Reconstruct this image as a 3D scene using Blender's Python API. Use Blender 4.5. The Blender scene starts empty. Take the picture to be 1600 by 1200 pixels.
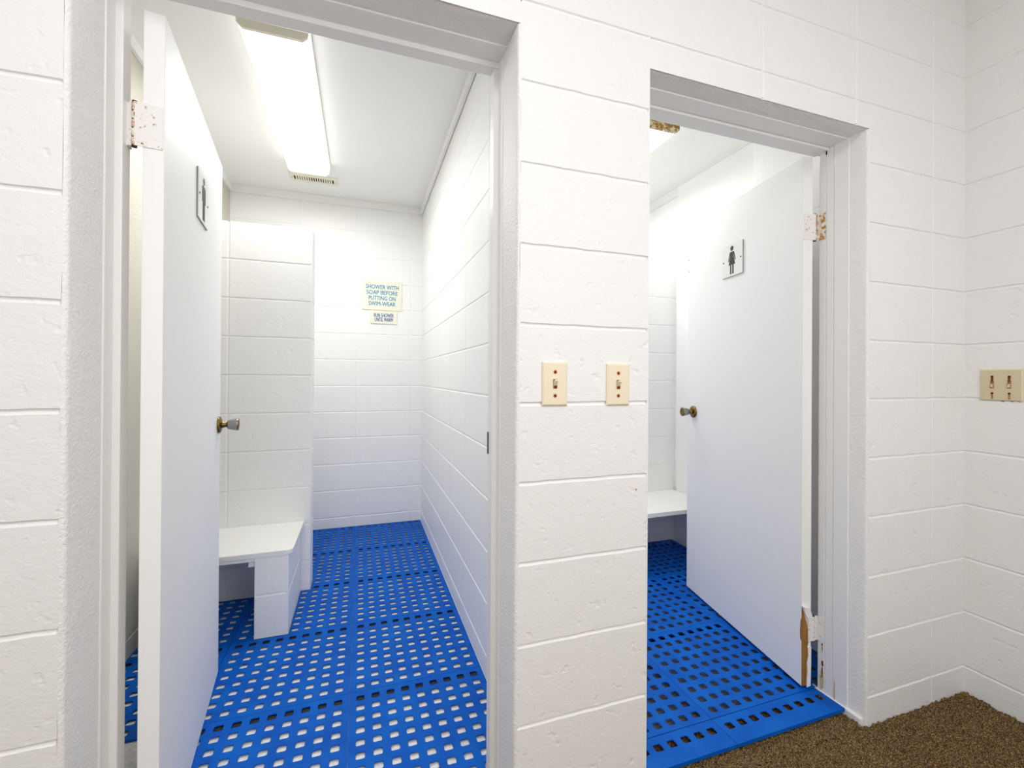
import bpy, bmesh, math, random
from mathutils import Vector, Matrix
random.seed(7)
C = bpy.context.scene.collection
sc = bpy.context.scene
PI = math.pi

# ------------------------------------------------------------------ helpers
def link(o, parent=None):
    C.objects.link(o)
    if parent is not None:
        o.parent = parent
    return o

def obj(name, bm, mat, parent=None, smooth=False, recalc=True):
    me = bpy.data.meshes.new(name)
    if recalc:
        bmesh.ops.recalc_face_normals(bm, faces=bm.faces[:])
    bm.to_mesh(me); bm.free()
    mats = mat if isinstance(mat, (list, tuple)) else [mat]
    for m in mats:
        me.materials.append(m)
    if smooth:
        for p in me.polygons:
            p.use_smooth = True
    return link(bpy.data.objects.new(name, me), parent)

def tag(o, label, cat, group=None, kind=None):
    o['label'] = label; o['category'] = cat
    if group: o['group'] = group
    if kind: o['kind'] = kind
    return o

def empty(name, loc=(0, 0, 0), rotz=0.0):
    o = bpy.data.objects.new(name, None)
    o.empty_display_size = .05
    o.location = loc; o.rotation_euler = (0, 0, rotz)
    return link(o)

def struct(o, label=None, cat=None):
    o['kind'] = 'structure'
    if label: o['label'] = label
    if cat: o['category'] = cat
    return o

def add_box(bm, lo, hi, bevel=0.0, seg=2, mi=0):
    vs = [bm.verts.new((x, y, z)) for x in (lo[0], hi[0]) for y in (lo[1], hi[1]) for z in (lo[2], hi[2])]
    fs = []
    for idx in ((0, 1, 3, 2), (4, 6, 7, 5), (0, 4, 5, 1), (2, 3, 7, 6), (0, 2, 6, 4), (1, 5, 7, 3)):
        f = bm.faces.new([vs[i] for i in idx]); f.material_index = mi; fs.append(f)
    if bevel > 0:
        es = list({e for f in fs for e in f.edges})
        r = bmesh.ops.bevel(bm, geom=es, offset=bevel, segments=seg, profile=.5, affect='EDGES', clamp_overlap=True)
        for f in r['faces']:
            f.material_index = mi
    return fs

def box(name, lo, hi, mat, parent=None, bevel=0.0, seg=2, smooth=False):
    bm = bmesh.new(); add_box(bm, lo, hi, bevel, seg)
    return obj(name, bm, mat, parent, smooth)

def add_prism(bm, pts, d0, d1, fn):
    """extrude a 2-D outline between depths d0 and d1; fn(u, v, d) -> xyz"""
    a = [bm.verts.new(fn(u, v, d0)) for u, v in pts]
    b = [bm.verts.new(fn(u, v, d1)) for u, v in pts]
    n = len(pts)
    bm.faces.new(a); bm.faces.new(b[::-1])
    for i in range(n):
        bm.faces.new((a[i], b[i], b[(i + 1) % n], a[(i + 1) % n]))

def add_lathe(bm, prof, fn, seg=28, cap0=True, cap1=True):
    """prof: list of (axial, radius); fn(a, x, y) -> xyz"""
    rings = []
    for a, r in prof:
        rings.append([bm.verts.new(fn(a, r * math.cos(2 * PI * k / seg), r * math.sin(2 * PI * k / seg))) for k in range(seg)])
    for i in range(len(rings) - 1):
        for k in range(seg):
            f = bm.faces.new((rings[i][k], rings[i][(k + 1) % seg], rings[i + 1][(k + 1) % seg], rings[i + 1][k]))
            f.smooth = True
    if cap0: bm.faces.new(rings[0])
    if cap1: bm.faces.new(rings[-1])

def add_quad(bm, a, b, c, d, mi=0):
    f = bm.faces.new([bm.verts.new(p) for p in (a, b, c, d)]); f.material_index = mi
    return f

def add_grid(bm, us, vs, fn):
    g = [[bm.verts.new(fn(u, v)) for v in vs] for u in us]
    for i in range(len(us) - 1):
        for j in range(len(vs) - 1):
            bm.faces.new((g[i][j], g[i + 1][j], g[i + 1][j + 1], g[i][j + 1]))
    return g

def lin(a, b, n):
    return [a + (b - a) * i / n for i in range(n + 1)]

# ------------------------------------------------------------------ materials
def srgb(r, g, b):
    f = lambda c: (c / 255 / 12.92) if c / 255 <= .04045 else ((c / 255 + .055) / 1.055) ** 2.4
    return (f(r), f(g), f(b), 1)

class M:
    """small node-building aid"""
    def __init__(self, name, col=(.8, .8, .8, 1), rough=.5, spec=.5, metal=0.0):
        self.m = bpy.data.materials.new(name); self.m.use_nodes = True
        self.nt = self.m.node_tree; self.b = self.nt.nodes['Principled BSDF']
        self.b.inputs['Base Color'].default_value = col
        self.b.inputs['Roughness'].default_value = rough
        self.b.inputs['Specular IOR Level'].default_value = spec
        self.b.inputs['Metallic'].default_value = metal
        self._co = None
    def n(self, t, **kw):
        x = self.nt.nodes.new(t)
        for k, v in kw.items():
            if k in x.inputs: x.inputs[k].default_value = v
            else: setattr(x, k, v)
        return x
    def l(self, a, b):
        self.nt.links.new(a, b)
    @property
    def co(self):
        if self._co is None:
            self._co = self.n('ShaderNodeTexCoord').outputs['Object']
        return self._co
    def noise(self, scale, detail=3.0, rough=.55, stretch=None):
        t = self.n('ShaderNodeTexNoise'); t.inputs['Scale'].default_value = scale
        t.inputs['Detail'].default_value = detail; t.inputs['Roughness'].default_value = rough
        if stretch:
            mp = self.n('ShaderNodeMapping'); mp.inputs['Scale'].default_value = stretch
            self.l(self.co, mp.inputs['Vector']); self.l(mp.outputs['Vector'], t.inputs['Vector'])
        else:
            self.l(self.co, t.inputs['Vector'])
        return t.outputs['Fac']
    def ramp(self, fac, stops):
        r = self.n('ShaderNodeValToRGB'); e = r.color_ramp.elements
        while len(e) < len(stops): e.new(.5)
        for k, (p, c) in zip(e, stops):
            k.position = p; k.color = c if len(c) == 4 else (*c, 1)
        self.l(fac, r.inputs['Fac'])
        return r.outputs['Color']
    def mix(self, fac, a, b):
        x = self.n('ShaderNodeMix', data_type='RGBA')
        for s, v in ((x.inputs[0], fac), (x.inputs[6], a), (x.inputs[7], b)):
            if isinstance(v, (int, float, tuple)): s.default_value = v
            else: self.l(v, s)
        return x.outputs[2]
    def math(self, op, a, b=0.0):
        x = self.n('ShaderNodeMath', operation=op)
        for s, v in ((x.inputs[0], a), (x.inputs[1], b)):
            if isinstance(v, (int, float)): s.default_value = v
            else: self.l(v, s)
        return x.outputs[0]
    def color(self, c):
        self.l(c, self.b.inputs['Base Color'])
    def bump(self, h, strength=.3, dist=.002):
        x = self.n('ShaderNodeBump'); x.inputs['Strength'].default_value = strength; x.inputs['Distance'].default_value = dist
        self.l(h, x.inputs['Height']); self.l(x.outputs['Normal'], self.b.inputs['Normal'])
        return x

def block_paint(name, col, rough=.42, k=1.0):
    a = M(name, col, rough, .45)
    n1 = a.noise(70, 4, .6, (1, 1, 1.6)); n2 = a.noise(14, 2)
    n3 = a.noise(26, 2)
    pit = a.math('MINIMUM', a.math('MULTIPLY', a.math('SUBTRACT', n3, .28), 9.0), 1.0)
    h = a.math('ADD', a.math('ADD', a.math('MULTIPLY', n1, .5), a.math('MULTIPLY', n2, .7)), a.math('MULTIPLY', pit, .6))
    a.bump(h, .62 * k, .0042)
    return a.m

WHITE = (.87, .868, .858, 1)
m_block = block_paint('painted_block', WHITE, .42, .8)
m_tan = block_paint('block_tan', (.60, .575, .49, 1), .45, .5)  # one even tan over the men's left wall
m_block_in = block_paint('painted_block_gloss', (.91, .91, .905, 1), .45, .35)
a = M('painted_rough_reveal', WHITE, .5, .4); a.bump(a.math('ADD', a.noise(150, 3, .6), a.math('MULTIPLY', a.noise(60, 2), .6)), .75, .0032); m_reveal = a.m
a = M('painted_soffit', (.88, .87, .84, 1), .6, .3)
a.bump(a.noise(75, 5, .65, (.4, 1, 1)), 1.0, .009); m_soffit = a.m
a = M('painted_wood', (.86, .855, .84, 1), .35, .45); a.bump(a.noise(30, 3, .5, (1, 1, .12)), .12, .002); m_frame = a.m
a = M('painted_door', (.90, .90, .895, 1), .55, .25); a.bump(a.noise(16, 3, .5, (1, 1, .4)), .10, .002); m_door = a.m
a = M('ceiling_paint', (.89, .89, .87, 1), .6, .3); a.bump(a.noise(120, 2), .05, .001); m_ceil = a.m
m_trim = M('white_moulding', (.86, .86, .84, 1), .4, .4).m
a = M('laminate', (.88, .88, .86, 1), .3, .5); m_lam = a.m
a = M('tile_floor_shaded', (.2, .2, .22, 1), .5, .4); a.color(a.ramp(a.noise(60, 3), [(.3, (.12, .13, .16)), (.6, (.22, .23, .26))])); m_floor = a.m  # darkened to put shade into the women's mat holes
a = M('tile_floor_light', (.84, .83, .81, 1), .45, .4); a.color(a.ramp(a.noise(60, 3), [(.3, (.70, .69, .67)), (.55, (.85, .84, .82))])); m_floor_light = a.m
a = M('blue_vinyl', srgb(0, 92, 200), .6, .14)
a.color(a.ramp(a.noise(9, 3), [(.3, srgb(0, 80, 178)[:3]), (.65, srgb(0, 96, 192)[:3])])); a.bump(a.noise(160, 2), .08, .001); m_mat = a.m
a = M('carpet_pile', (.2, .15, .1, 1), .95, .1)
a.color(a.ramp(a.noise(330, 2, .7), [(.30, srgb(36, 28, 19)[:3]), (.45, srgb(76, 60, 42)[:3]), (.56, srgb(128, 103, 70)[:3]), (.66, srgb(184, 154, 106)[:3]), (.8, srgb(60, 45, 31)[:3])])); m_carpet = a.m
m_under = M('black_rubber_coupling', (.02, .022, .03, 1), .7, .3).m
m_ivory = M('ivory_plastic', srgb(240, 226, 200), .35, .5).m
m_black = M('black_ink', srgb(38, 38, 38), .5, .4).m
m_hole = M('dark_recess', (.012, .012, .012, 1), .9, .1).m
m_plate = M('sign_white', (.86, .86, .84, 1), .3, .5).m
m_edge = M('sign_edge_grey', (.30, .30, .29, 1), .5, .4).m
m_brass = M('antique_brass', srgb(128, 106, 58), .3, .5, 1.0).m
m_steel = M('satin_steel', srgb(150, 150, 152), .32, .5, 1.0).m
m_wood = None
a = M('bare_wood', srgb(150, 102, 48), .8, .2)
a.color(a.ramp(a.noise(40, 4, .6, (1, 1, .1)), [(.3, srgb(104, 66, 28)[:3]), (.65, srgb(176, 126, 64)[:3])])); m_wood = a.m
m_cream = M('cream_enamel', srgb(236, 232, 212), .4, .4).m
m_cream_sign = M('cream_sign', srgb(240, 240, 220), .35, .5).m
m_teal = M('teal_lettering', srgb(30, 140, 185), .5, .3).m
m_navy = M('blue_lettering', srgb(40, 82, 160), .5, .3).m

def rusty(name, base, lo, hi, scale, c1, c2):
    a = M(name, base, .5, .4)
    f = a.noise(scale, 4, .65)
    a.color(a.mix(a.ramp(f, [(lo, (0, 0, 0)), (hi, (1, 1, 1))]), base, a.ramp(a.noise(scale * 2.3, 3), [(.35, c1), (.62, c2)])))
    return a.m
R1, R2 = srgb(110, 58, 26), srgb(206, 146, 70)
m_hinge_white = rusty('hinge_painted_specks', (.84, .82, .80, 1), .605, .665, 105, R1, R2)
m_hinge_rust = rusty('hinge_painted_rusted', (.82, .79, .74, 1), .48, .56, 95, srgb(120, 60, 20), srgb(214, 160, 60))
m_pin = M('hinge_pin_dark', srgb(62, 40, 30), .7, .3).m
m_knuckle = rusty('hinge_knuckle_rust', (.82, .74, .68, 1), .47, .60, 80, srgb(88, 48, 30), srgb(220, 160, 90))
m_rustcap = rusty('rusted_enamel', srgb(238, 228, 190), .44, .54, 55, srgb(96, 62, 14), srgb(212, 160, 44))
m_rustscrew = M('rusted_screw', srgb(92, 46, 18), .7, .3).m

def vcol_mat(name, rough=.4):
    a = M(name, (.8, .8, .8, 1), rough, .45)
    t = a.n('ShaderNodeVertexColor'); t.layer_name = 'Col'
    a.color(t.outputs['Color'])
    return a.m
m_vcol = vcol_mat('stained_ivory_plastic')

def emit(name, col, s):
    a = M(name, col, .4, .4)
    a.b.inputs['Emission Color'].default_value = col
    a.b.inputs['Emission Strength'].default_value = s
    return a.m
m_lens = emit('lit_lens', (1, .99, .97, 1), 1.8)
m_lens_w = emit('lit_lens_warm', (1, .985, .95, 1), 2.0)

# ------------------------------------------------------------------ block walls
GW, GD = .0056, .0042           # half width and depth of a mortar groove
def groove_profile(z0, z1, joints):
    pr = [(z0, 0.0)]
    for z in sorted(joints):
        c = z - .003
        if c - GW <= z0 + .002 or c + GW >= z1 - .002: continue
        pr += [(c - GW, 0.0), (c - GW * .55, -GD * .8), (c, -GD), (c + GW * .5, -GD * .85), (c + GW, 0.0)]
    pr.append((z1, 0.0))
    return pr

def block_wall(bm, u0, u1, z0, z1, joints, fn, verts=(), closed0=False, closed1=False, amp=.0009, vd=.0016, gs=1.0):
    """A painted block face: horizontal tooled joints along u, faint filled vertical joints; fn(u, z, out) -> xyz"""
    us = set(lin(u0, u1, max(2, int((u1 - u0) / .035))))
    spec = {}
    for uj in verts:
        if u0 + .01 < uj < u1 - .01:
            us = {u for u in us if abs(u - uj) > .009}
            for d, o in ((-.006, 0), (-.0025, -vd), (0.0, -vd * 1.1), (.0025, -vd), (.006, 0)):
                us.add(uj + d); spec[round(uj + d, 6)] = o
    e0 = e1 = None
    if closed0: us.add(u0 + .004)
    if closed1: us.add(u1 - .004)
    us = sorted(us)
    pr = groove_profile(z0, z1, joints)
    ph = [random.uniform(0, 6.28) for _ in range(6)]
    grid = []
    for u in us:
        colv = []
        vo = spec.get(round(u, 6), 0.0)
        for j, (z, o) in enumerate(pr):
            w = 0
            if 0 < j < len(pr) - 1:
                w = amp * (math.sin(u * 37 + ph[0] + z * 11) * .5 + math.sin(u * 91 + ph[1] + z * 29) * .5 + random.uniform(-.55, .55))
            oo = o * gs if abs(o * gs) > abs(vo) else vo
            if (closed0 and u == us[0]) or (closed1 and u == us[-1]): oo = 0.0
            colv.append(bm.verts.new(fn(u, z + w, oo)))
        grid.append(colv)
    for i in range(len(us) - 1):
        for j in range(len(pr) - 1):
            bm.faces.new((grid[i][j], grid[i + 1][j], grid[i + 1][j + 1], grid[i][j + 1]))

FY = lambda yw, s=-1: (lambda u, z, o: (u, yw + s * o, z))       # faces -Y (s=-1)
FX = lambda xw, s=-1: (lambda u, z, o: (xw + s * o, u, z))       # faces -X (s=-1)

def joints_at(off, lo=-8, hi=10, c=.2032):
    return [off + c * k for k in range(lo, hi)]

JF = [1.135 + .2032 * k for k in range(-5, 8)]
JF = [.11, .319, .523, .728, .931, 1.134, 1.337, 1.540, 1.745, 1.951, 2.155, 2.36, 2.56]
XL, XP0, XP1, XR, XK = -.518, .367, .763, 1.649, 2.192
WT = .194
SOF1, SOF2 = 2.092, 2.067
H = 2.75
RD = .009                                                       # rounded arris of the reveals

def arris(bm, x, side, z0, z1, yend):
    """rounded block corner and smooth-plastered reveal; side=+1: the opening lies to +X of x, -1: to -X"""
    pts = []
    for k in range(6):
        t = k / 5 * PI / 2
        pts.append((x - side * RD + side * RD * math.sin(t), RD - RD * math.cos(t)))
    pts += [(x, y) for y in lin(RD, yend, 4)[1:]]
    zs = lin(z0, z1, 40)
    g = [[bm.verts.new((px + random.uniform(-.0006, .0006), py + (random.uniform(-.0006, .0006) if py < yend - .001 and py > .0005 else 0), z)) for z in zs] for px, py in pts]
    for i in range(len(pts) - 1):
        for j in range(len(zs) - 1):
            f = bm.faces.new((g[i][j], g[i + 1][j], g[i + 1][j + 1], g[i][j + 1])); f.material_index = 1; f.smooth = True

bm = bmesh.new()
block_wall(bm, -2.2, XL - RD, 0, SOF1, JF, FY(0), (-.92, -1.32, -1.72), closed1=True)
JP = [.117, .3225, .5255, .7315, .9345, 1.135, 1.3365, 1.5385, 1.744, 1.9515, 2.155, 2.36, 2.56]
block_wall(bm, XP0 + RD, XP1 - .004, 0, H, JP, FY(0), (), closed0=True, closed1=True)
block_wall(bm, XR + RD, XK + .007, 0, SOF2, JF, FY(0), (1.998,), closed0=True)
block_wall(bm, XP1 - .004, XK + .007, SOF2, H, JF, FY(0), (XP1 + .002, 1.172, 1.589, 1.998), vd=.0025)
block_wall(bm, -2.2, XP0 + RD, SOF1, H, JF, FY(0), (-.92, -.518, -.1))
arris(bm, XL, 1, 0, SOF1, WT); arris(bm, XP0, -1, 0, SOF1, WT)
arris(bm, XP1, 1, 0, SOF2, WT); arris(bm, XR, -1, 0, SOF2, .170)
add_quad(bm, (XR, .170, 0), (1.705, .170, 0), (1.705, .170, SOF2), (XR, .170, SOF2), 1); add_quad(bm, (1.705, .170, 0), (1.705, WT, 0), (1.705, WT, SOF2), (1.705, .170, SOF2), 1)
for x0, x1, z in ((XL, XP0, SOF1), (XP1, XR, SOF2)):            # rough soffits under the lintel blocks
    g = add_grid(bm, lin(x0 - RD, x1 + RD, 60), [0, .004, .012, .02, .03, .04, .05, .07, .12, WT],
                 lambda u, v: (u, v, z + (.006 if v == 0 else .002 if v < .005 else 0) + random.uniform(-.0016, .0016) * (0 < v < .06)))
    for col in g:
        for v in col:
            for f in v.link_faces: f.material_index = 2; f.smooth = True
# faces of the same wall towards the two changing rooms
for x0, x1, z0, z1 in ((-2.2, XL, 0, H), (XP0, XP1, 0, H), (1.705, 2.24, 0, SOF2), (XR, 2.24, SOF2, H), (XL, XP0, SOF1, H), (XP1, XR, SOF2, H)):
    add_quad(bm, (x0, WT, z0), (x1, WT, z0), (x1, WT, z1), (x0, WT, z1))
wf = struct(obj('wall_front', bm, [m_block, m_reveal, m_soffit], recalc=False))

bm = bmesh.new()
block_wall(bm, -3.0, .007, 0, H, [z for z in JF], FX(XK), (-.42, -.82, -1.3, -1.7, -2.1))
struct(obj('wall_right', bm, m_block, recalc=False))
bm = bmesh.new(); block_wall(bm, -3.0, 0, 0, H, JF, FX(-2.2, 1), (-.8, -1.6, -2.4)); struct(obj('wall_left', bm, m_block, recalc=False))
bm = bmesh.new(); block_wall(bm, -2.2, XK, 0, H, JF, FY(-3.0, 1), (-1.6, -.8, 0, .8, 1.6)); struct(obj('wall_back', bm, m_block, recalc=False))
bm = bmesh.new(); add_quad(bm, (-2.3, -3.1, H), (2.3, -3.1, H), (2.3, .1, H), (-2.3, .1, H)); struct(obj('ceiling', bm, m_ceil))

# ------------------------------------------------------------------ front-room floor and carpet
bm = bmesh.new(); add_box(bm, (-2.3, -3.1, -.1), (2.6, .06, 0)); add_box(bm, (XL, .06, -.1), (XP0, WT, 0)); add_box(bm, (XP1, .06, -.1), (XR, WT, 0))
struct(obj('floor', bm, m_floor))
bm = bmesh.new()
rnd = random.Random(3)
def pile(x0, x1, y0, y1, step, hh):
    nx, ny = int((x1 - x0) / step), int((y1 - y0) / step)
    g = [[bm.verts.new((x0 + (x1 - x0) * i / nx + rnd.uniform(-.3, .3) * step * (0 < i < nx), y0 + (y1 - y0) * j / ny + rnd.uniform(-.3, .3) * step * (0 < j < ny),
                        .004 + rnd.random() ** 1.5 * hh)) for j in range(ny + 1)] for i in range(nx + 1)]
    for i in range(nx):
        for j in range(ny):
            bm.faces.new((g[i][j], g[i + 1][j], g[i + 1][j + 1], g[i][j + 1]))
pile(.90, XK - .002, -.62, -.002, .0058, .013)
pile(XP1 + .014, XR - .014, -.002, .185, .0058, .012)
pile(-2.19, XK - .002, -2.99, -.62, .05, .006)
pile(-2.19, .90, -.62, -.002, .02, .008)
pile(XL + .004, XP0 - .004, -.002, .20, .02, .008)
tag(obj('carpet', bm, m_carpet), 'brown speckled loop pile carpet on the floor in front of the white block wall', 'carpet', kind='stuff')

# ------------------------------------------------------------------ men's changing room shell
SX0, SX1, SY1, SC = -.905, .471, 2.629, 2.582
JS = [.112, .32, .522, .727, .927, 1.130, 1.3345, 1.5365, 1.738, 1.942, 2.1425, 2.345]
bm = bmesh.new(); block_wall(bm, WT, SY1 + .007, 0, SC + .05, JS, FX(SX1), (.626, 1.026, 1.40, 1.792, 2.19), amp=.0005, gs=.6); struct(obj('wall_right.001', bm, m_block_in, recalc=False))
bm = bmesh.new(); block_wall(bm, SX0, SX1 + .007, 0, SC + .05, JS, FY(SY1), (-.45, -.044, .38), amp=.0005, gs=.6); struct(obj('wall_back.001', bm, m_block_in, recalc=False))
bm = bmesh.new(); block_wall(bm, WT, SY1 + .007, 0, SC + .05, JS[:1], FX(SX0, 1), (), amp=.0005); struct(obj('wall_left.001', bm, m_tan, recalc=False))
bm = bmesh.new(); add_box(bm, (SX0 - .03, WT - .002, SC), (SX1 + .03, SY1 + .03, SC + .06)); struct(obj('ceiling.001', bm, m_ceil))
bm = bmesh.new(); add_box(bm, (SX0 - .03, WT, -.1), (SX1 + .03, SY1 + .03, .0222)); struct(obj('floor.001', bm, m_floor_light))
# crown mouldings
box('trim_1', (SX0, SY1 - .018, SC - .055), (SX1 - .018, SY1 - .0005, SC), m_trim, bevel=.002)['kind'] = 'structure'
bm = bmesh.new(); add_box(bm, (SX1 - .020, WT + .001, SC - .046), (SX1 - .003, SY1 - .0006, SC), .002); struct(obj('trim_2', bm, m_trim))
box('trim_3', (SX0 + .0005, WT + .001, SC - .05), (SX0 + .018, SY1 - .02, SC), m_trim, bevel=.002)['kind'] = 'structure'
# half-height partition in front of the shower
PYF, PYB, PXE, PZT = 1.61, 1.735, -.257, 2.007
JW = [1.206 + .2025 * k for k in range(-6, 4)]
bm = bmesh.new()
block_wall(bm, SX0, PXE - .006, 0, PZT, JW, FY(PYF), (-.657,), closed1=True, amp=.0007, vd=.0025)
block_wall(bm, PYF + .006, PYB, 0, PZT, JW, FX(PXE, 1), (), closed0=True, amp=.0005)
g = add_grid(bm, [0, 1, 2, 3], lin(0, PZT, 2), lambda k, z: (PXE - .006 + .006 * math.sin(k / 3 * PI / 2), PYF + .006 - .006 * math.cos(k / 3 * PI / 2), z))
block_wall(bm, SX0, PXE, 0, PZT, JW, FY(PYB, 1), (), amp=.0005)
add_quad(bm, (SX0, PYF, PZT), (PXE, PYF, PZT), (PXE, PYB, PZT), (SX0, PYB, PZT))
struct(obj('wall_partition', bm, m_block_in, recalc=False))

# ------------------------------------------------------------------ women's changing room shell
WX0, WX1, WC = .66, 2.165, 2.590
bm = bmesh.new(); add_quad(bm, (WX1, .60, 0), (WX1, 1.60, 0), (WX1, 1.60, WC + .05), (WX1, .60, WC + .05)); add_quad(bm, (WX1, 1.60, 0), (WX1 + .016, 1.60, 0), (WX1 + .016, 1.60, WC + .05), (WX1, 1.60, WC + .05)); add_quad(bm, (WX1 + .016, 1.60, 0), (WX1 + .016, SY1, 0), (WX1 + .016, SY1, WC + .05), (WX1 + .016, 1.60, WC + .05)); struct(obj('wall_right.002', bm, m_block_in, recalc=False))
bm = bmesh.new()
WSX, WSY = 1.86, .665
block_wall(bm, .15, WSY - .004, 0, WC + .05, JS, FX(WSX), (), closed1=True, amp=.0003, gs=.25)
add_grid(bm, [0, 1, 2, 3], [0, WC + .05], lambda k, z: (WSX + .004 - .004 * math.cos(k / 3 * PI / 2), WSY - .004 + .004 * math.sin(k / 3 * PI / 2), z))
add_quad(bm, (WSX + .004, WSY, 0), (WX1, WSY, 0), (WX1, WSY, WC + .05), (WSX + .004, WSY, WC + .05))
struct(obj('wall_side', bm, m_block_in, recalc=False))
bm = bmesh.new(); block_wall(bm, WX0, WX1 + .022, 0, WC + .05, JS, FY(SY1), (1.0, 1.4, 1.8), amp=.0005, gs=.6); struct(obj('wall_back.002', bm, m_block_in, recalc=False))
bm = bmesh.new(); block_wall(bm, WT, SY1, 0, WC + .05, JS, FX(WX0, 1), (.6, 1.0, 1.4, 1.8, 2.2), amp=.0005); struct(obj('wall_left.002', bm, m_block_in, recalc=False))
bm = bmesh.new(); add_box(bm, (WX0 - .03, WT - .002, WC), (2.26, SY1 + .03, WC + .06)); struct(obj('ceiling.002', bm, m_ceil))
bm = bmesh.new(); add_box(bm, (WX0 - .03, WT, -.1), (2.26, SY1 + .03, .0064)); struct(obj('floor.002', bm, m_floor))
QYF, QYB, QX0, QZT = 1.63, 1.755, 1.47, 1.985
JQ = [1.184 + .2015 * k for k in range(-6, 4)]
bm = bmesh.new()
block_wall(bm, QX0, WX1 + .017, 0, QZT, JQ, FY(QYF), (1.75,), amp=.0006, gs=.7)
block_wall(bm, QX0, WX1 + .017, 0, QZT, JQ, FY(QYB, 1), (), amp=.0005)
block_wall(bm, QYF, QYB, 0, QZT, JQ, FX(QX0, -1), (), amp=.0005)
add_quad(bm, (QX0, QYF, QZT), (WX1, QYF, QZT), (WX1, QYB, QZT), (QX0, QYB, QZT))
struct(obj('wall_partition.001', bm, m_block_in, recalc=False))
box('trim_4', (WX1 + .003, 1.601, WC - .062), (WX1 + .0155, SY1 - .001, WC), m_trim)['kind'] = 'structure'

# ------------------------------------------------------------------ door frames
def frame_piece(bm, lo, hi): add_box(bm, lo, hi, .0022, 2)
# frame of the men's doorway: flat lining, stop bead 15 mm proud
bm = bmesh.new()
E = .004
frame_piece(bm, (XL - .002, .116, 0), (XL + .003, .192, SOF1)); frame_piece(bm, (XL, .152, 0), (XL + .017, .188, SOF1 - .004))
frame_piece(bm, (XP0 - .003, .125, 0), (XP0 + .002, .192, SOF1)); frame_piece(bm, (XP0 - .017, .155, 0), (XP0, .192, SOF1 - .004))
frame_piece(bm, (XL, .085, SOF1 - .004), (XP0, .192, SOF1 + .004)); frame_piece(bm, (XL + .001, .15, SOF1 - .018), (XP0 - .001, .191, SOF1))
tr = struct(obj('trim_5', bm, m_frame))
box('strike_lip', (XP0 - .0195, .186, .978), (XP0 - .0150, .1945, 1.041), M('strike_brown', srgb(96, 84, 72), .4, .5, .6).m, tr)['label'] = 'dark metal latch strike'
# frame of the women's doorway
bm = bmesh.new()
for x, s in ((XR, -1), (XP1, 1)):
    lo, hi = sorted((x + s * .004, x - s * .002)); frame_piece(bm, (lo, .060, .03), (hi, .113, SOF2))
    lo, hi = sorted((x + s * .0035, x - s * .002)); frame_piece(bm, (lo, .1145, .03), (hi, .1415, SOF2))
    frame_piece(bm, (lo, .1425, .03), (hi, .169, SOF2))
frame_piece(bm, (XP1, .066, SOF2 - .004), (XR, .131, SOF2 + .003)); frame_piece(bm, (XP1, .133, SOF2 - .002), (XR, .191, SOF2 + .003))
frame_piece(bm, (XP1 + .001, .132, SOF2 - .012), (XR - .001, .190, SOF2))
tr = struct(obj('trim_6', bm, m_frame))

# rust run and stains on the women's door jamb (thin flakes of rust lying on the paint)
def stain(name, fn, mat, parent):
    bm = bmesh.new(); fn(bm); return obj(name, bm, mat, parent)
def blob(bm, fn, cu, cv, ru, rv, seed, n=18, t=.0006):
    r = random.Random(seed)
    pts = []
    for k in range(n):
        q = 1 + r.uniform(-.28, .28); pts.append((cu + ru * q * math.cos(2 * PI * k / n), cv + rv * q * math.sin(2 * PI * k / n)))
    add_prism(bm, pts, 0, t, fn)
jf = lambda u, v, d: (XR - .0040 - d, u, v)
stain('rust_spot', lambda bm: blob(bm, lambda u, v, d: (u, -d, v), .721, .892, .0028, .0030, 21), M('rust_tan', srgb(206, 150, 104), .7, .2).m, wf)
def jamb_rust(bm):
    blob(bm, jf, .149, .135, .0042, .010, 1); blob(bm, jf, .150, .105, .0022, .022, 2); blob(bm, jf, .152, .083, .0022, .0035, 3)
    blob(bm, jf, .151, .205, .0025, .0045, 4); blob(bm, jf, .1505, .19, .001, .014, 5); blob(bm, jf, .146, 1.735, .0030, .0045, 6)
stain('rust_stain', jamb_rust, M('rust_brown', srgb(128, 72, 34), .8, .2).m, tr)
def jamb_tan(bm):
    blob(bm, jf, .152, .070, .0085, .042, 8, 22, .0004); blob(bm, jf, .105, .060, .0035, .045, 9, 22, .0004)
stain('rust_wash', jamb_tan, M('rust_wash_tan', srgb(206, 188, 150), .7, .2).m, tr)
blk = bmesh.new(); add_box(blk, (XR - .0046, .1395, 2.042), (XR - .0038, .1435, 2.058)); obj('frame_gap', blk, m_hole, tr)
# concrete curb under the women's jamb
bm = bmesh.new(); add_box(bm, (XR - .012, .010, 0), (XR + .004, .192, .030), .003); add_box(bm, (XP1 - .004, .010, 0), (XP1 + .012, .192, .030), .003)
struct(obj('trim_7', bm, m_reveal))

# ------------------------------------------------------------------ doors
def knob_parts(parent, side, s, z, sgn):
    """side: local x of the door face, sgn: outward direction along local x"""
    f = lambda a, x, y: (side + sgn * a, s + x, z + y)
    kb = empty('door_knob', (0, 0, 0)); kb.parent = parent
    bm = bmesh.new(); add_lathe(bm, [(0, .032), (.003, .0325), (.007, .031), (.011, .025), (.0125, .018)], f); obj('rosette', bm, m_brass, kb)
    bm = bmesh.new(); add_lathe(bm, [(.0115, .0135), (.016, .012), (.024, .0095), (.030, .0105)], f); obj('neck', bm, m_brass, kb)
    bm = bmesh.new(); add_lathe(bm, [(.029, .010), (.031, .0160), (.034, .0178), (.062, .0235), (.0655, .0242), (.0665, .0235)], f, cap1=False); obj('grip', bm, m_steel, kb)
    bm = bmesh.new(); add_lathe(bm, [(.0664, .0236), (.0685, .0215), (.0678, .012), (.066, .011), (.066, .004)], f); obj('face_cap', bm, m_brass, kb)
    return kb

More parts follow.
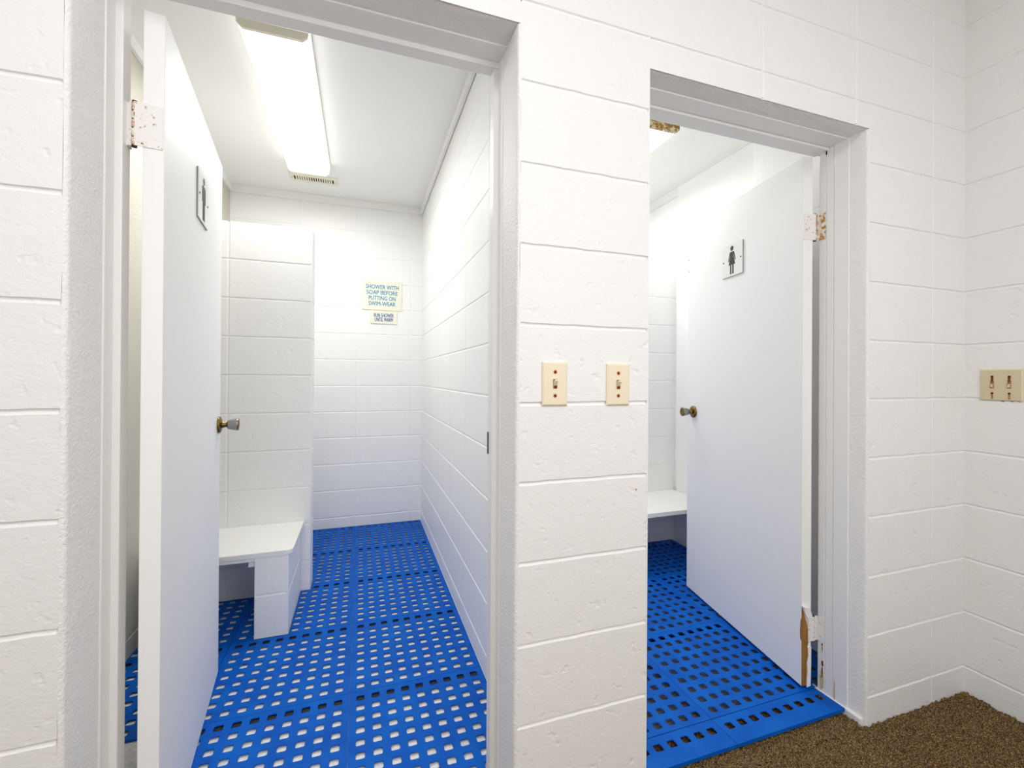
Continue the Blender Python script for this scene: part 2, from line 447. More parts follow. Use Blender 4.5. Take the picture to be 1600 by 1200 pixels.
def hinge(parent, z0, z1, px, py, door_leaf, jamb_leaf, mleaf_d, mleaf_j):
    """knuckled butt hinge in world coordinates expressed in the door's local frame by the caller"""
    h = empty('hinge', (0, 0, 0)); h.parent = parent
    bm = bmesh.new()
    n = 5; dz = (z1 - z0) / n
    for k in range(n):
        a0, a1 = z0 + k * dz + .0011, z0 + (k + 1) * dz - .0011
        add_lathe(bm, [(a0, .0052), (a0 + .0006, .0060), (a1 - .0006, .0060), (a1, .0052)], lambda a, x, y: (px + x, py + y, a), 14)
    obj('knuckle', bm, m_knuckle, h)
    bm = bmesh.new(); add_lathe(bm, [(z0 - .003, .0052), (z1 + .003, .0052)], lambda a, x, y: (px + x, py + y, a), 12)
    obj('pin', bm, m_pin, h)
    bm = bmesh.new(); add_prism(bm, door_leaf, z0, z1, lambda u, v, d: (u, v, d)); obj('leaf', bm, mleaf_d, h)
    bm = bmesh.new(); add_prism(bm, jamb_leaf, z0, z1, lambda u, v, d: (u, v, d)); obj('leaf', bm, mleaf_j, h)
    return h

DT, DW = .040, .812
# men's door: local +Y runs along the leaf, local x=0 is the face with the sign, body lies at x<0
TH1 = math.radians(6.7)
d1 = empty('door_1', (-.430, .170, 0), TH1)
struct(d1, 'white painted flush door swung open into the changing room with the blue floor and bench', 'door')
bm = bmesh.new(); add_box(bm, (-DT, 0, .034), (0, DW, 2.024), .0015, 2); obj('leaf_panel', bm, m_door, d1)
knob_parts(d1, 0, .762, 1.010, 1); knob_parts(d1, -DT, .762, 1.010, -1)
def to_local(o, x, y):
    c, s = math.cos(-o.rotation_euler.z), math.sin(-o.rotation_euler.z); dx, dy = x - o.location.x, y - o.location.y
    return (c * dx - s * dy, s * dx + c * dy)
P = lambda o, pts: [to_local(o, *q) for q in pts]
pin1 = (-.485, .166)
for z0, z1 in ((1.713, 1.811), (.20, .298)):
    x, y = to_local(d1, *pin1)
    hinge(d1, z0, z1, x, y, [(x, -.0012), (x, -.0032), (-.003, -.0016), (-.003, .0)],
          P(d1, [(-.4995, .190), (-.5008, .190), (-.5008, .168), (pin1[0], pin1[1] - .004), (pin1[0], pin1[1] - .002), (-.4995, .170)]), m_hinge_white, m_hinge_white)

# women's door: local +Y along the leaf, local x=0 is the face with the sign, body at x>0
TH2 = -math.radians(10.7)
d2 = empty('door_2', (1.577, .180, 0), TH2)
struct(d2, 'white painted flush door with splintered lower hinge edge, swung open beyond two light switches', 'door')
bm = bmesh.new(); add_box(bm, (0, 0, .044), (DT, DW, 2.042), .0015, 2); obj('leaf_panel', bm, m_door, d2)
knob_parts(d2, 0, .748, 1.020, -1); knob_parts(d2, DT, .748, 1.020, 1)
bm = bmesh.new()                                               # bare core showing where the skin has torn off
core = [(.0006, .046), (.020, .046), (.021, .075), (.023, .10), (.021, .13), (.026, .155), (.024, .19), (.030, .215), (.026, .25), (.020, .285), (.010, .315), (.0006, .345)]
add_prism(bm, core, -.0012, .001, lambda u, v, d: (u, d, v)); obj('torn_core', bm, m_wood, d2)['label'] = 'bare brown wood core'
bm = bmesh.new()
core = [(-.0012, .09), (-.0014, .22), (-.0012, .30), (.001, .30), (.001, .09)]
add_prism(bm, [(0, .215), (.005, .22), (.006, .25), (.0035, .29), (0, .30)], -.0009, 0, lambda u, v, d: (d, u, v)); obj('torn_core', bm, m_wood, d2)
bm = bmesh.new(); add_prism(bm, [(.002, .345), (.026, .340), (.042, .302), (.020, .300), (.008, .322)], -.012, -.0016, lambda u, v, d: (u, d - (v - .345) * .12, v)); obj('splinter', bm, m_door, d2)['label'] = 'loose white sliver of door skin'
bm = bmesh.new(); add_prism(bm, [(.021, .040), (.036, .044), (.038, .12), (.0385, .19), (.0245, .19), (.0275, .155), (.022, .13), (.0245, .10), (.022, .075)], -.0035, -.0005, lambda u, v, d: (u, d, v)); obj('splinter', bm, m_door, d2)
pin2 = (1.6275, .1735)
for i, (z0, z1) in enumerate(((1.727, 1.826), (.212, .302))):
    x, y = to_local(d2, *pin2)
    hinge(d2, z0, z1, x, y, [(x, -.001), (x, -.003), (.003 if i == 0 else .024, -.0016 - .003 * i), (.003 if i == 0 else .024, -.003 * i)],
          P(d2, [(XR - .0036, .143), (XR - .0048, .143), (XR - .0050, .1715), (pin2[0], pin2[1] - .006), (pin2[0], pin2[1] - .0035), (XR - .0036, .175)]), m_hinge_white, m_hinge_rust if i == 0 else m_hinge_white)
bm = bmesh.new()
for s, z in ((.806, 1.86), (.808, 1.795)):
    add_lathe(bm, [(0, .0035), (.0012, .003)], lambda a, x, y: (-a, s - .004 + x, z + y), 10)
obj('screw_hole', bm, m_black, d2)

# ------------------------------------------------------------------ restroom signs on the doors
def ring(cx, cy, r, n=24, ry=None): return [(cx + r * math.cos(2 * PI * k / n), cy + (ry or r) * math.sin(2 * PI * k / n)) for k in range(n)]
WOMAN = [ring(0, .0555, .0115),
         [(-.0125, .0400), (.0125, .0400), (.0150, .0385), (.0170, .0340), (.0270, .0000), (.0265, -.0030), (.0235, -.0035), (.0215, -.0015), (.0135, .0245), (.0120, .0225),
          (.0235, -.0215), (.0130, -.0215), (.0130, -.0650), (.0035, -.0650), (.0035, -.0215), (-.0035, -.0215), (-.0035, -.0650), (-.0130, -.0650), (-.0130, -.0215), (-.0235, -.0215), (-.0120, .0225), (-.0135, .0245),
          (-.0215, -.0015), (-.0235, -.0035), (-.0265, -.0030), (-.0270, .0000), (-.0170, .0340), (-.0150, .0385)]]
MAN = [ring(0, .0560, .0115),
       [(-.018, .0410), (.018, .0410), (.0235, .0380), (.0255, .0320), (.0255, -.0080), (.0235, -.0105), (.0205, -.0105), (.0185, -.0080), (.0185, .0260), (.0165, .0260),
        (.0165, -.0640), (.0145, -.0665), (.0045, -.0665), (.0020, -.0640), (.0020, -.0100), (-.0020, -.0100), (-.0020, -.0640), (-.0045, -.0665), (-.0145, -.0665), (-.0165, -.0640), (-.0165, .0260),
        (-.0185, .0260), (-.0185, -.0080), (-.0205, -.0105), (-.0235, -.0105), (-.0255, -.0080), (-.0255, .0320), (-.0235, .0380)]]
def door_sign(name, door, xs, sgn, s, z, fig, label, grp, flip):
    r = empty(name); r.matrix_world = Matrix.Translation(door.location) @ Matrix.Rotation(door.rotation_euler.z, 4, 'Z') @ Matrix.Translation((xs, s, z))
    f = lambda u, v, d: (sgn * d, flip * u, v)
    hs = .0758
    rc = [(cx * (hs - .004) + .004 * math.cos(t), cy * (hs - .004) + .004 * math.sin(t)) for cx, cy, t0 in ((1, 1, 0), (-1, 1, PI / 2), (-1, -1, PI), (1, -1, 1.5 * PI)) for t in lin(t0, t0 + PI / 2, 4)]
    bm = bmesh.new(); add_prism(bm, rc, .0004, .0036, f); obj('backing', bm, m_edge, r)
    bm = bmesh.new(); add_prism(bm, [(u * .985, v * .985) for u, v in rc], .0036, .0056, f); obj('plate', bm, m_plate, r)
    bm = bmesh.new()
    for poly in fig: add_prism(bm, poly, .0054, .0062, f)
    obj('pictogram', bm, m_black, r)
    for u in (-.0635, .0635):
        bm = bmesh.new(); add_lathe(bm, [(.0054, .0036), (.0066, .0034), (.0072, .0018)], lambda a, x, y: f(u + x, y, a), 12); obj('screw', bm, m_black, r)
    return tag(r, label, 'sign', grp)
door_sign('restroom_sign', d1, 0, 1, .418, 1.752, MAN, 'square white sign with a man pictogram on the door seen nearly edge-on', 'restroom signs', 1)
door_sign('restroom_sign', d2, 0, -1, .4165, 1.7595, WOMAN, 'square white sign with a woman pictogram in a dress on the door', 'restroom signs', -1)

# ------------------------------------------------------------------ lettered signs in the shower
def lettering(name, rows, mat, parent, fn):
    bm = bmesh.new()
    for txt, width, cap, cz in rows:
        cu = bpy.data.curves.new('t', 'FONT'); cu.body = txt; cu.size = 1; cu.extrude = 0; cu.resolution_u = 3
        o = bpy.data.objects.new('t', cu); C.objects.link(o)
        dg = bpy.context.evaluated_depsgraph_get(); me = bpy.data.meshes.new_from_object(o.evaluated_get(dg))
        C.objects.unlink(o); bpy.data.objects.remove(o)
        xs = [v.co.x for v in me.vertices]; ys = [v.co.y for v in me.vertices]
        x0, x1, y0, y1 = min(xs), max(xs), min(ys), max(ys)
        flat = [((v.co.x - (x0 + x1) / 2) / (x1 - x0) * width, (v.co.y - (y0 + y1) / 2) / (y1 - y0) * cap + cz) for v in me.vertices]
        for du, dv in ((-.0007, 0), (.0007, 0), (0, .0005), (0, -.0005)):      # heavier strokes
            for v, (a, b) in zip(me.vertices, flat): v.co = fn(a + du, b + dv) + Vector((0, -.00012 * (du * 1000 + dv * 2000), 0))
            bm.from_mesh(me)
        bpy.data.meshes.remove(me)
    return obj(name, bm, mat, parent, recalc=False)
s = empty('wall_sign', (.1545, SY1, 1.846)); s.rotation_euler = (0, math.radians(.4), 0)
box('plate', (-.1525, -.007, -.1165), (.1525, -.0008, .1165), m_cream_sign, s, .0015)
lettering('lettering', [('SHOWER WITH', .250, .0330, .0675), ('SOAP BEFORE', .238, .0330, .0230), ('PUTTING ON', .205, .0330, -.0215), ('SWIM-WEAR', .205, .0330, -.0655)], m_teal, s, lambda u, v: Vector((u, -.0074, v)))
tag(s, 'larger cream sign reading shower with soap before putting on swim-wear', 'sign', 'shower instruction signs')
s = empty('wall_sign', (.168, SY1, 1.6735))
box('plate', (-.101, -.009, -.0515), (.101, -.0008, .0515), m_cream_sign, s, .0015)
lettering('lettering', [('RUN SHOWER', .150, .0300, .0150), ('UNTIL WARM', .138, .0300, -.0190)], m_navy, s, lambda u, v: Vector((u, -.0094, v)))
tag(s, 'smaller cream sign reading run shower until warm', 'sign', 'shower instruction signs')

# ------------------------------------------------------------------ light switches
def plate_shape(w, h):
    bm = bmesh.new()
    o = [(-w / 2, -h / 2), (w / 2, -h / 2), (w / 2, h / 2), (-w / 2, h / 2)]
    a = [bm.verts.new((u, -.0003, v)) for u, v in o]
    b = [bm.verts.new((u * .99, -.0035, v * .99)) for u, v in o]
    c = [bm.verts.new((u - math.copysign(.004, u), -.0060, v - math.copysign(.004, v))) for u, v in o]
    for p, q in ((a, b), (b, c)):
        for i in range(4): bm.faces.new((p[i], p[(i + 1) % 4], q[(i + 1) % 4], q[i]))
    bm.faces.new(c); bm.faces.new(a[::-1])
    return bm
def screw_m(bm, u, v):
    add_lathe(bm, [(-.0055, .0038), (-.0068, .0036), (-.0074, .0018)], lambda a, x, y: (u + x, a, v + y), 14)
m_halo = M('rust_halo', srgb(222, 166, 96), .6, .3).m
def switch(loc, label):
    r = empty('light_switch', loc)
    obj('cover_plate', plate_shape(.0705, .1135), m_ivory, r)
    for v in (.0305, -.0305):
        bm = bmesh.new(); screw_m(bm, 0, v); obj('screw', bm, m_rustscrew, r)
        bm = bmesh.new(); add_prism(bm, ring(0, v, .0058, 16), -.0062, -.0059, lambda u, w, d: (u, d, w)); obj('rust_ring', bm, m_halo, r)
    bm = bmesh.new(); add_box(bm, (-.0058, -.0062, -.0125), (.0058, -.0055, .0125)); obj('toggle_slot', bm, M('rusty_slot', srgb(150, 112, 62), .7, .2).m, r)
    bm = bmesh.new(); add_prism(bm, [(-.0055, -.006), (-.0155, .0075), (-.0155, .0115), (-.0055, .007)], -.0042, .0042, lambda y, z, x: (x, y, z)); obj('toggle', bm, m_ivory, r)
    bm = bmesh.new(); blob(bm, lambda u, v, d: (u, -.0062 - d, v), .001, -.0075, .0038, .0045, 5); obj('rust_stain', bm, m_rustscrew, r)
    return tag(r, label, 'light switch', 'single light switches between the doorways')
switch((.472, 0, 1.1835), 'ivory light switch with brown rusted screws, nearer the doorway with the bench')
switch((.659, 0, 1.182), 'ivory light switch with brown rusted screws, nearer the women pictogram door')
# double switch on the side wall, with rust runs under its screws
r = empty('light_switch', (XK, -.1035, 1.184), -PI / 2)       # local +x -> world -Y, local -y -> world -X
bm = plate_shape(.1155, .1145)
m_tog = rusty('toggle_rusted', srgb(222, 206, 170), .50, .60, 190, R1, R2)
obj('cover_plate', bm, M('ivory_plastic_aged', srgb(222, 208, 178), .35, .5).m, r)
bm = bmesh.new()
nu, nv = 96, 84
cl = bm.loops.layers.float_color.new('Col')
us, vs = lin(-.0525, .0525, nu), lin(-.052, .052, nv)
g = [[bm.verts.new((u, -.0062, v)) for v in vs] for u in us]
base, rust, tan = Vector(srgb(214, 200, 168)[:3]), Vector(srgb(104, 44, 14)[:3]), Vector(srgb(226, 176, 96)[:3])
rr = random.Random(11)
def ragged(u, v): return .0009 * math.sin(u * 2300 + v * 900) + .0008 * math.sin(v * 1900 + u * 400)
def stain_col(u, v):
    c = base.copy()
    for cx in (-.0225, .0230):
        du = abs(u - cx)
        halo = math.exp(-(du / .0060) ** 2) * (math.exp(-((v - .020) / .016) ** 2) * .55 + math.exp(-((v + .040) / .012) ** 2) + math.exp(-((v - .001) / .012) ** 2) * .4)
        c = c.lerp(tan, min(.85, halo * .8))
        w = .0021 + ragged(u, v)
        run = 0
        if -.002 < v < .030 and du < w + .0015: run = 1 if v > .012 else .8
        if -.012 < v < .016 and .0034 < du < .0052 + ragged(v, u): run = .8
        if -.0125 < v < -.0095 + ragged(u, v) and du < .005: run = .75
        if v < -.030 and du < w: run = .75
        if run: c = c.lerp(rust, run)
    return (c[0], c[1], c[2], 1)
for i in range(nu):
    for j in range(nv):
        f = bm.faces.new((g[i][j], g[i + 1][j], g[i + 1][j + 1], g[i][j + 1]))
        for lp in f.loops: lp[cl] = stain_col(lp.vert.co.x, lp.vert.co.z)
obj('plate_face', bm, m_vcol, r)
for u in (-.0225, .0230):
    for v in (.0300, -.0305):
        bm = bmesh.new(); screw_m(bm, u, v); obj('screw', bm, m_rustscrew, r)
    bm = bmesh.new(); add_prism(bm, [(-.0055, .005), (-.0125, -.0060), (-.0125, -.0092), (-.0055, -.006)], -.0030, .0030, lambda y, z, x: (x + u, y, z)); obj('toggle', bm, m_tog, r)
bm = bmesh.new()
for u, v, ru, rv in ((.004, -.0590, .0045, .0014), (.028, -.0595, .004, .0012), (.046, -.0600, .003, .001)): blob(bm, lambda a, b, d: (a, -.0006 - d, b), u, v, ru, rv, 4)
obj('rust_stain', bm, m_rustscrew, r)
tag(r, 'double ivory switch plate with long rust runs below its screws', 'light switch')

# ------------------------------------------------------------------ benches
def bench_top(x0, x1, y0, y1, z, th, rad_left, rad_right):
    pts = []
    def corner(cx, cy, t0, t1, rd): return [(cx + rd * math.cos(t), cy + rd * math.sin(t)) for t in lin(t0, t1, 6)]
    pts += [(x0, y1)]
    pts += corner(x0 + rad_left, y0 + rad_left, PI, 1.5 * PI, rad_left) if rad_left else [(x0, y0)]
    pts += corner(x1 - rad_right, y0 + rad_right, 1.5 * PI, 2 * PI, rad_right) if rad_right else [(x1, y0)]
    pts += [(x1, y1)]
    bm = bmesh.new(); add_prism(bm, pts, z - th, z, lambda u, v, d: (u, v, d))
    es = [e for e in bm.edges if abs(e.verts[0].co.z - e.verts[1].co.z) < 1e-6]
    bmesh.ops.bevel(bm, geom=es, offset=.003, segments=2, profile=.5, affect='EDGES')
    return bm
def pier(x0, x1, y0, y1, z1, js):
    bm = bmesh.new()
    block_wall(bm, x0 + .004, x1 - .005, .0, z1, js, FY(y0), (), closed0=True, closed1=True, amp=.0009)
    block_wall(bm, y0 + .005, y1, .0, z1, js, FX(x1, 1), (), closed0=True, amp=.0005)
    block_wall(bm, y0 + .004, y1, .0, z1, js, FX(x0, -1), (), closed0=True, amp=.0005)
    add_grid(bm, [0, 1, 2, 3], [.0, z1], lambda k, z: (x1 - .005 + .005 * math.sin(k / 3 * PI / 2), y0 + .005 - .005 * math.cos(k / 3 * PI / 2), z))
    add_grid(bm, [0, 1, 2, 3], [.0, z1], lambda k, z: (x0 + .004 - .004 * math.sin(k / 3 * PI / 2), y0 + .004 - .004 * math.cos(k / 3 * PI / 2), z))
    return bm
b1 = empty('bench', (-.6, 1.4, .014)); off = Vector((.6, -1.4, -.014))
def sh(bm, o):
    bmesh.ops.translate(bm, verts=bm.verts[:], vec=o); return bm
obj('seat', sh(bench_top(-.815, -.289, 1.184, PYF - .001, .410, .022, 0, .032), off), m_lam, b1)
bm = bmesh.new(); add_box(bm, (-.80, 1.190, .372), (-.32, 1.208, .3875)); obj('apron', sh(bm, off), m_lam, b1)
obj('support_pier', sh(pier(-.444, -.306, 1.171 + .016, PYF - .002, .3875, [.2205]), off), m_block_in, b1, recalc=False)
obj('support_pier', sh(pier(-.808, -.700, 1.200, PYF - .002, .3875, [.2205]), off), m_block_in, b1, recalc=False)
bm = bmesh.new(); add_box(bm, (-.470, 1.200, .345), (-.4445, 1.235, .3875), .001); obj('cleat', sh(bm, off), m_frame, b1)
tag(b1, 'white bench seat on a painted block pier below the shower sign wall', 'bench', 'changing room benches')
b2 = empty('bench', (1.8, 1.4, .014)); off2 = Vector((-1.8, -1.4, -.014))
obj('seat', sh(bench_top(1.50, WX1 - .003, 1.187, QYF - .001, .392, .026, .03, 0), off2), m_lam, b2)
obj('support_pier', sh(pier(1.49, 1.625, 1.20, QYF - .002, .365, [.21]), off2), m_block_in, b2, recalc=False)
tag(b2, 'white bench seat glimpsed behind the edge of the women pictogram door', 'bench', 'changing room benches')

# ------------------------------------------------------------------ blue mats
MTOP = .031
PX, PY = .498, .4865
NC = 9
def tile_bm(w=PX, d=PY, rows=9, dark_strip=True, y_first=None, MBOT=.0225, SH=.0032):
    """one perforated tile, local origin at its lower-left corner"""
    bm = bmesh.new()
    g = .0007
    hx, hy, ch = .0150, .0142, .0035
    cx = [w / 2 + (k - 4) * .0528 for k in range(9)]
    if y_first is None:
        cy = [.0355 + .0526 * k for k in range(8)] + [d - .0345]
    else:
        cy = [y_first + .0526 * k for k in range(rows)]
    xb = [g] + [(cx[i] + cx[i + 1]) / 2 for i in range(8)] + [w - g]
    yb = [g] + [(cy[i] + cy[i + 1]) / 2 for i in range(len(cy) - 1)] + [d - g]
    for i in range(9):
        for j in range(len(cy)):
            x0, x1, y0, y1 = xb[i], xb[i + 1], yb[j], yb[j + 1]
            X, Y = cx[i], cy[j]
            hole = [(X - hx, Y - hy + ch), (X - hx + ch, Y - hy), (X + hx - ch, Y - hy), (X + hx, Y - hy + ch), (X + hx, Y + hy - ch), (X + hx - ch, Y + hy), (X - hx + ch, Y + hy), (X - hx, Y + hy - ch)]
            outer = [(x0, Y - hy + ch), (x0, y0), (x1, y0), (x1, Y - hy + ch), (x1, Y + hy - ch), (x1, y1), (x0, y1), (x0, Y + hy - ch)]
            def ring3(pts, z): return [bm.verts.new((p[0], p[1], z)) for p in pts]
            ot, ht, ob = ring3(outer, MTOP), ring3(hole, MTOP), ring3(outer, MTOP - SH)
            r2 = [(p[0] + (.0012 if p[0] < X else -.0012), p[1] + (.0012 if p[1] < Y else -.0012)) for p in hole]
            hm, hb = ring3(r2, MTOP - .0012), ring3(r2, MTOP - SH)
            for k in range(8):
                q = (k + 1) % 8
                bm.faces.new((ot[k], ot[q], ht[q], ht[k])); bm.faces.new((ht[k], ht[q], hm[q], hm[k])); bm.faces.new((hm[k], hm[q], hb[q], hb[k])); bm.faces.new((hb[k], hb[q], ob[q], ob[k]))
    # rim
    for p, q in (((g, g), (w - g, g)), ((w - g, g), (w - g, d - g)), ((w - g, d - g), (g, d - g)), ((g, d - g), (g, g))):
        add_quad(bm, (p[0], p[1], MBOT), (q[0], q[1], MBOT), (q[0], q[1], MTOP), (p[0], p[1], MTOP))
    if dark_strip:      # coupling tabs of the next tile run under the last row of holes
        add_box(bm, (.01, d - .0425, MBOT - .0003), (w - .01, d - .004, MBOT + .0014), mi=1)
    # coupling studs
    for k in range(8):
        X = (cx[k] + cx[k + 1]) / 2
        add_box(bm, (X - .010, d - .0012, MBOT + .001), (X + .010, d + .0008, MTOP - .0015))
    bmesh.ops.remove_doubles(bm, verts=bm.verts[:], dist=1e-5)
    return bm
def cut(bm, x0=None, x1=None, y0=None, y1=None):
    for co, no in (((x0, 0, 0), (-1, 0, 0)), ((x1, 0, 0), (1, 0, 0)), ((0, y0, 0), (0, -1, 0)), ((0, y1, 0), (0, 1, 0))):
        if None in co: continue
        r = bmesh.ops.bisect_plane(bm, geom=bm.verts[:] + bm.edges[:] + bm.faces[:], plane_co=co, plane_no=no, clear_outer=True)
    return bm
def notch(bm, x0, x1, y0, y1):
    for co, no in (((x0, 0, 0), (1, 0, 0)), ((x1, 0, 0), (1, 0, 0)), ((0, y0, 0), (0, 1, 0)), ((0, y1, 0), (0, 1, 0))):
        bmesh.ops.bisect_plane(bm, geom=bm.verts[:] + bm.edges[:] + bm.faces[:], plane_co=co, plane_no=no)
    dead = [f for f in bm.faces if x0 - 1e-5 < f.calc_center_median().x < x1 + 1e-5 and y0 - 1e-5 < f.calc_center_median().y < y1 + 1e-5]
    bmesh.ops.delete(bm, geom=dead, context='FACES')
    return bm
proto_mesh = {}
def mat_tile(x, y, label, group, clip=None, holes=()):
    mb = .0225 if group == GM else .0066
    if clip is None and not holes and mb in proto_mesh:
        o = bpy.data.objects.new('floor_mat', proto_mesh[mb]); link(o)
    else:
        bm = tile_bm(MBOT=mb)
        if clip: cut(bm, **{k: v - (x if k[0] == 'x' else y) for k, v in clip.items()})
        for h in holes: notch(bm, h[0] - x, h[1] - x, h[2] - y, h[3] - y)
        o = obj('floor_mat', bm, [m_mat, m_under])
        if clip is None and not holes: proto_mesh[mb] = o.data
    o.location = (x, y, 0)
    return tag(o, label, 'floor mat', group)
GM = 'blue mat tiles in the room with the shower sign'
MX = [-1.028, -.530, -.032]; MY = [.2045 + PY * k for k in range(5)]
rowname = ['first row inside the doorway', 'second row from the doorway', 'third row from the doorway', 'fourth row from the doorway', 'last row under the shower sign']
for k in range(5):
    cl = {'y1': SY1 - .004} if k == 4 else None
    mat_tile(MX[2], MY[k], 'blue mat tile along the long block wall, ' + rowname[k], GM, cl)
    holes = []
    if k in (1, 2): holes.append((-.447, -.303, 1.180, 1.612))
    if k in (2, 3): holes.append((MX[1] - .01, PXE + .003, PYF - .003, PYB + .003))
    mat_tile(MX[1], MY[k], 'blue mat tile one column from the long wall, ' + rowname[k], GM, cl, holes)
    if k in (1, 2):
        mat_tile(MX[0], MY[k], 'blue perforated mat tile ' + ('in deep shade below the bench seat' if k == 2 else 'in the dark behind the door with the man pictogram'), GM,
                 {'x0': SX0 + .004}, [(MX[0], MX[0] + PX + .01, PYF - .003, PYB + .003), (-.811, -.697, 1.193, 1.612)] if k == 2 else [])
GW_ = 'blue mat tiles in the room behind the women pictogram door'
NX = [.649, 1.147, 1.645]; NY = [.171, .171 + PY, .171 + 2 * PY]
for i, x in enumerate(NX):
    for k, y in enumerate(NY):
        if i == 2 and k == 2: hol = []
        clip = {}
        if i == 0: clip['x0'] = WX0 + .004
        if i == 2 and k == 0: clip = {}
        if k == 2: clip['y1'] = QYF - .004
        hol = [(1.487, 1.628, 1.19, 1.64)] if (i == 1 and k == 2) else []
        if k == 0: clip['y0'] = WT + .002 if i == 2 else .172
        nm = {(0, 0): 'blue perforated mat tile beside the block pillar just inside the women doorway', (1, 0): 'blue perforated mat tile in the middle of the women doorway, its holes showing white slivers',
              (2, 0): 'blue perforated mat tile under the women pictogram door leaf', (1, 1): 'blue perforated mat tile reaching along the free edge of the women pictogram door',
              (2, 1): 'blue perforated mat tile behind the women pictogram door, towards the bench', (1, 2): 'blue perforated mat tile beside the pier of the bench behind the women door',
              (0, 1): 'blue mat tile against the dividing wall, behind the block pillar', (0, 2): 'blue mat tile against the dividing wall, farthest behind the block pillar',
              (2, 2): 'blue perforated mat tile in dark shade below the bench behind the women door'}[(i, k)]
        mat_tile(x, y, nm, GW_, clip or None, hol)
# edging strips lying on the carpet in the women's doorway
for i, (x0, x1, lab) in enumerate(((XP1 + .013, 1.1465, 'blue edging strip on the threshold beside the block pillar'), (1.1475, XR - .013, 'blue edging strip with carpet showing through its row of holes on the threshold'))):
    bm = tile_bm(PX, .110, 1, False, .070, .0190); cut(bm, x0 - NX[i], x1 - NX[i])
    o = obj('mat_edging', bm, [m_mat, m_under]); o.location = (NX[i], .0605, 0)
    tag(o, lab, 'mat edging', 'mat edging strips')

# ------------------------------------------------------------------ ceiling lamps and vent
def wrap_lamp(x0, x1, y0, y1, zc, hgt, lens_mat, cap_mat, side_mat, label):
    r = empty('ceiling_lamp', ((x0 + x1) / 2, (y0 + y1) / 2, zc)); cx, cy = (x0 + x1) / 2, (y0 + y1) / 2
    w = (x1 - x0) / 2; L = (y1 - y0) / 2
    prof = [(-w, -.014), (-w + .006, -hgt + .016), (-w + .022, -hgt + .002), (-w + .05, -hgt), (w - .05, -hgt), (w - .022, -hgt + .002), (w - .006, -hgt + .016), (w, -.014)]
    bm = bmesh.new(); add_prism(bm, prof, -L + .012, L - .012, lambda u, v, d: (u, d, v)); obj('lens', bm, lens_mat, r)
    bm = bmesh.new(); add_box(bm, (-w - .002, -L + .001, -.0142), (w + .002, L - .001, -.0005)); obj('base_pan', bm, side_mat, r)
    for e in (-1, 1):
        bm = bmesh.new(); add_prism(bm, [(-w - .004, -.001), (-w + .003, -hgt + .014), (-w + .022, -hgt - .003), (w - .022, -hgt - .003), (w - .003, -hgt + .014), (w + .004, -.001)], e * L, e * (L - .0125), lambda u, v, d: (u, d, v)); obj('end_cap', bm, cap_mat, r)
    return tag(r, label, 'ceiling lamp', 'fluorescent ceiling lamps')
wrap_lamp(-.452, -.203, .835, 2.075, SC, .080, m_lens, m_cream, m_cream, 'lit white fluorescent ceiling lamp next to the slotted ceiling vent')
wrap_lamp(1.335, 1.592, .885, 2.105, WC, .088, m_lens_w, m_rustcap, m_cream, 'lit fluorescent ceiling lamp with a rust-speckled yellow end cap')
v = empty('ceiling_vent', (-.322, 2.335, SC))
bm = bmesh.new()
hw, hd = .157, .068
for lo, hi in (((-hw, -hd, -.005), (hw, -.031, -.0005)), ((-hw, .031, -.005), (hw, hd, -.0005)), ((-hw, -.031, -.005), (-.128, .031, -.0005)), ((.128, -.031, -.005), (hw, .031, -.0005))): add_box(bm, lo, hi, .001, 1)
obj('frame', bm, m_cream, v)
box('duct', (-.128, -.031, -.0012), (.128, .031, -.0006), m_hole, v)
bm = bmesh.new(); n = 17
for k in range(n - 1):
    x = -.128 + .256 * (k + 1) / n; wd = .0036 if 5 < k < 12 else .0048
    add_box(bm, (x - wd, -.031, -.0048), (x + wd, .031, -.0014))
obj('slats', bm, m_cream, v)
for x in (-.142, .142):
    bm = bmesh.new(); add_lathe(bm, [(-.0048, .0045), (-.0062, .004)], lambda a, p, q: (x + p, q, a), 12); obj('screw', bm, m_edge, v)
tag(v, 'cream slotted air vent in the ceiling at the end of the lit lamp', 'vent')

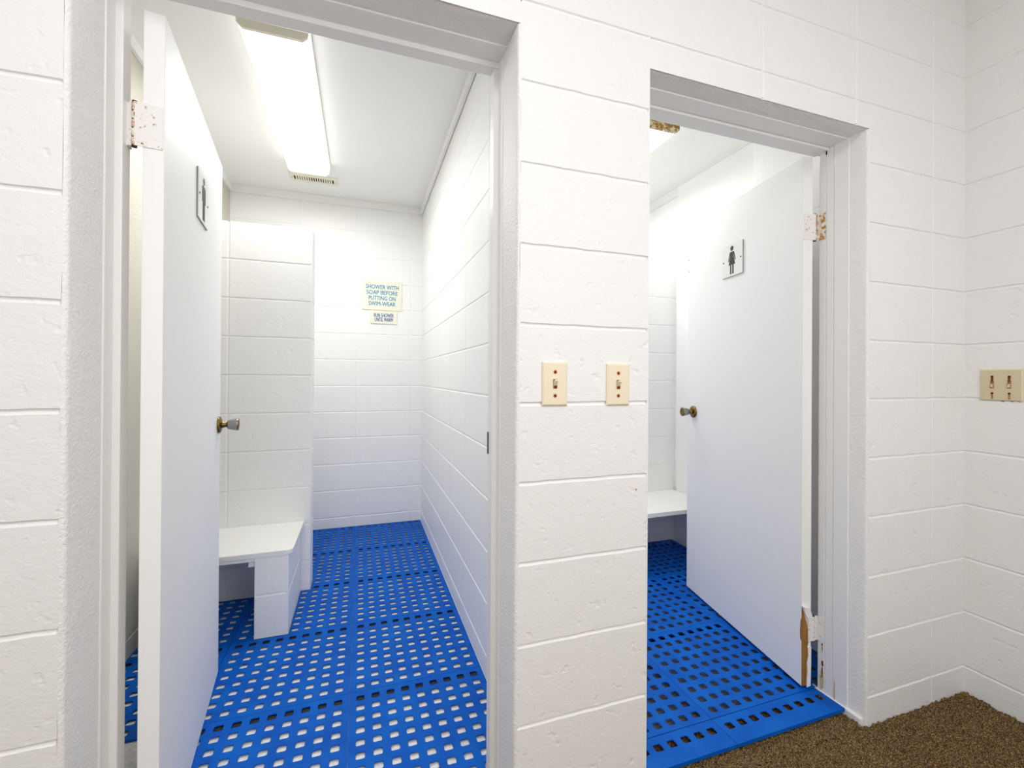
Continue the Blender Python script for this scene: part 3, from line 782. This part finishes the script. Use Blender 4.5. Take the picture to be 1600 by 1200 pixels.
# ------------------------------------------------------------------ ceiling lamp of the front room (behind the photographer), added fills, lamp tubes
def area(name, loc, rot, sx, sy, power, col=(1, 1, 1)):
    d = bpy.data.lights.new(name, 'AREA'); d.shape = 'RECTANGLE'; d.size = sx; d.size_y = sy; d.energy = power; d.color = col
    o = bpy.data.objects.new(name, d); o.location = loc; o.rotation_euler = rot; C.objects.link(o); return o
area('front_room_lamp', (0, -1.45, 2.70), (0, 0, 0), 1.3, .9, 26)
area('added_fill', (1.25, -1.9, 1.75), (math.radians(78), 0, math.radians(20)), 1.2, .9, 12.5)  # added soft fill, no real source; lifts left reveal and men's door
area('added_fill', (-.8, -2.0, 1.85), (math.radians(76), 0, math.radians(-16)), 1.2, .9, 9)  # second added fill without a fixture, reaching the men's long wall
area('fluorescent_tubes', (-.328, 1.62, SC - .084), (0, 0, 0), .2, .86, 15.5, (1, .998, .985))
area('fluorescent_tubes', (1.463, 1.60, WC - .092), (0, 0, 0), .2, .95, 13.5, (1, .995, .97))

w = bpy.data.worlds.new('World'); sc.world = w; w.use_nodes = True
w.node_tree.nodes['Background'].inputs[0].default_value = (1, 1, 1, 1); w.node_tree.nodes['Background'].inputs[1].default_value = .05

# ------------------------------------------------------------------ camera
cam = bpy.data.cameras.new('Camera'); co = bpy.data.objects.new('Camera', cam); C.objects.link(co)
R_, U_, F_ = Vector((.946395, -.322949, .006416)), Vector((-.007136, -.001046, .999974)), Vector((.322934, .946416, .003294))
mw = Matrix.Identity(4)
for i in range(3):
    mw[i][0] = R_[i]; mw[i][1] = U_[i]; mw[i][2] = -F_[i]
mw[0][3], mw[1][3], mw[2][3] = 0, -1.04503, 1.19857
co.matrix_world = mw
cam.sensor_width = 36; cam.sensor_fit = 'HORIZONTAL'; cam.lens = 690.642 / 1600 * 36
cam.shift_y = (587.947 - 600) / 1600; cam.clip_start = .02
sc.camera = co

sc.view_settings.view_transform = 'Standard'; sc.view_settings.look = 'None'; sc.view_settings.gamma = 1; sc.view_settings.use_curve_mapping = False
sc.view_settings.exposure = 0.0
sc.cycles.max_bounces = 14; sc.cycles.diffuse_bounces = 8; sc.cycles.use_denoising = True
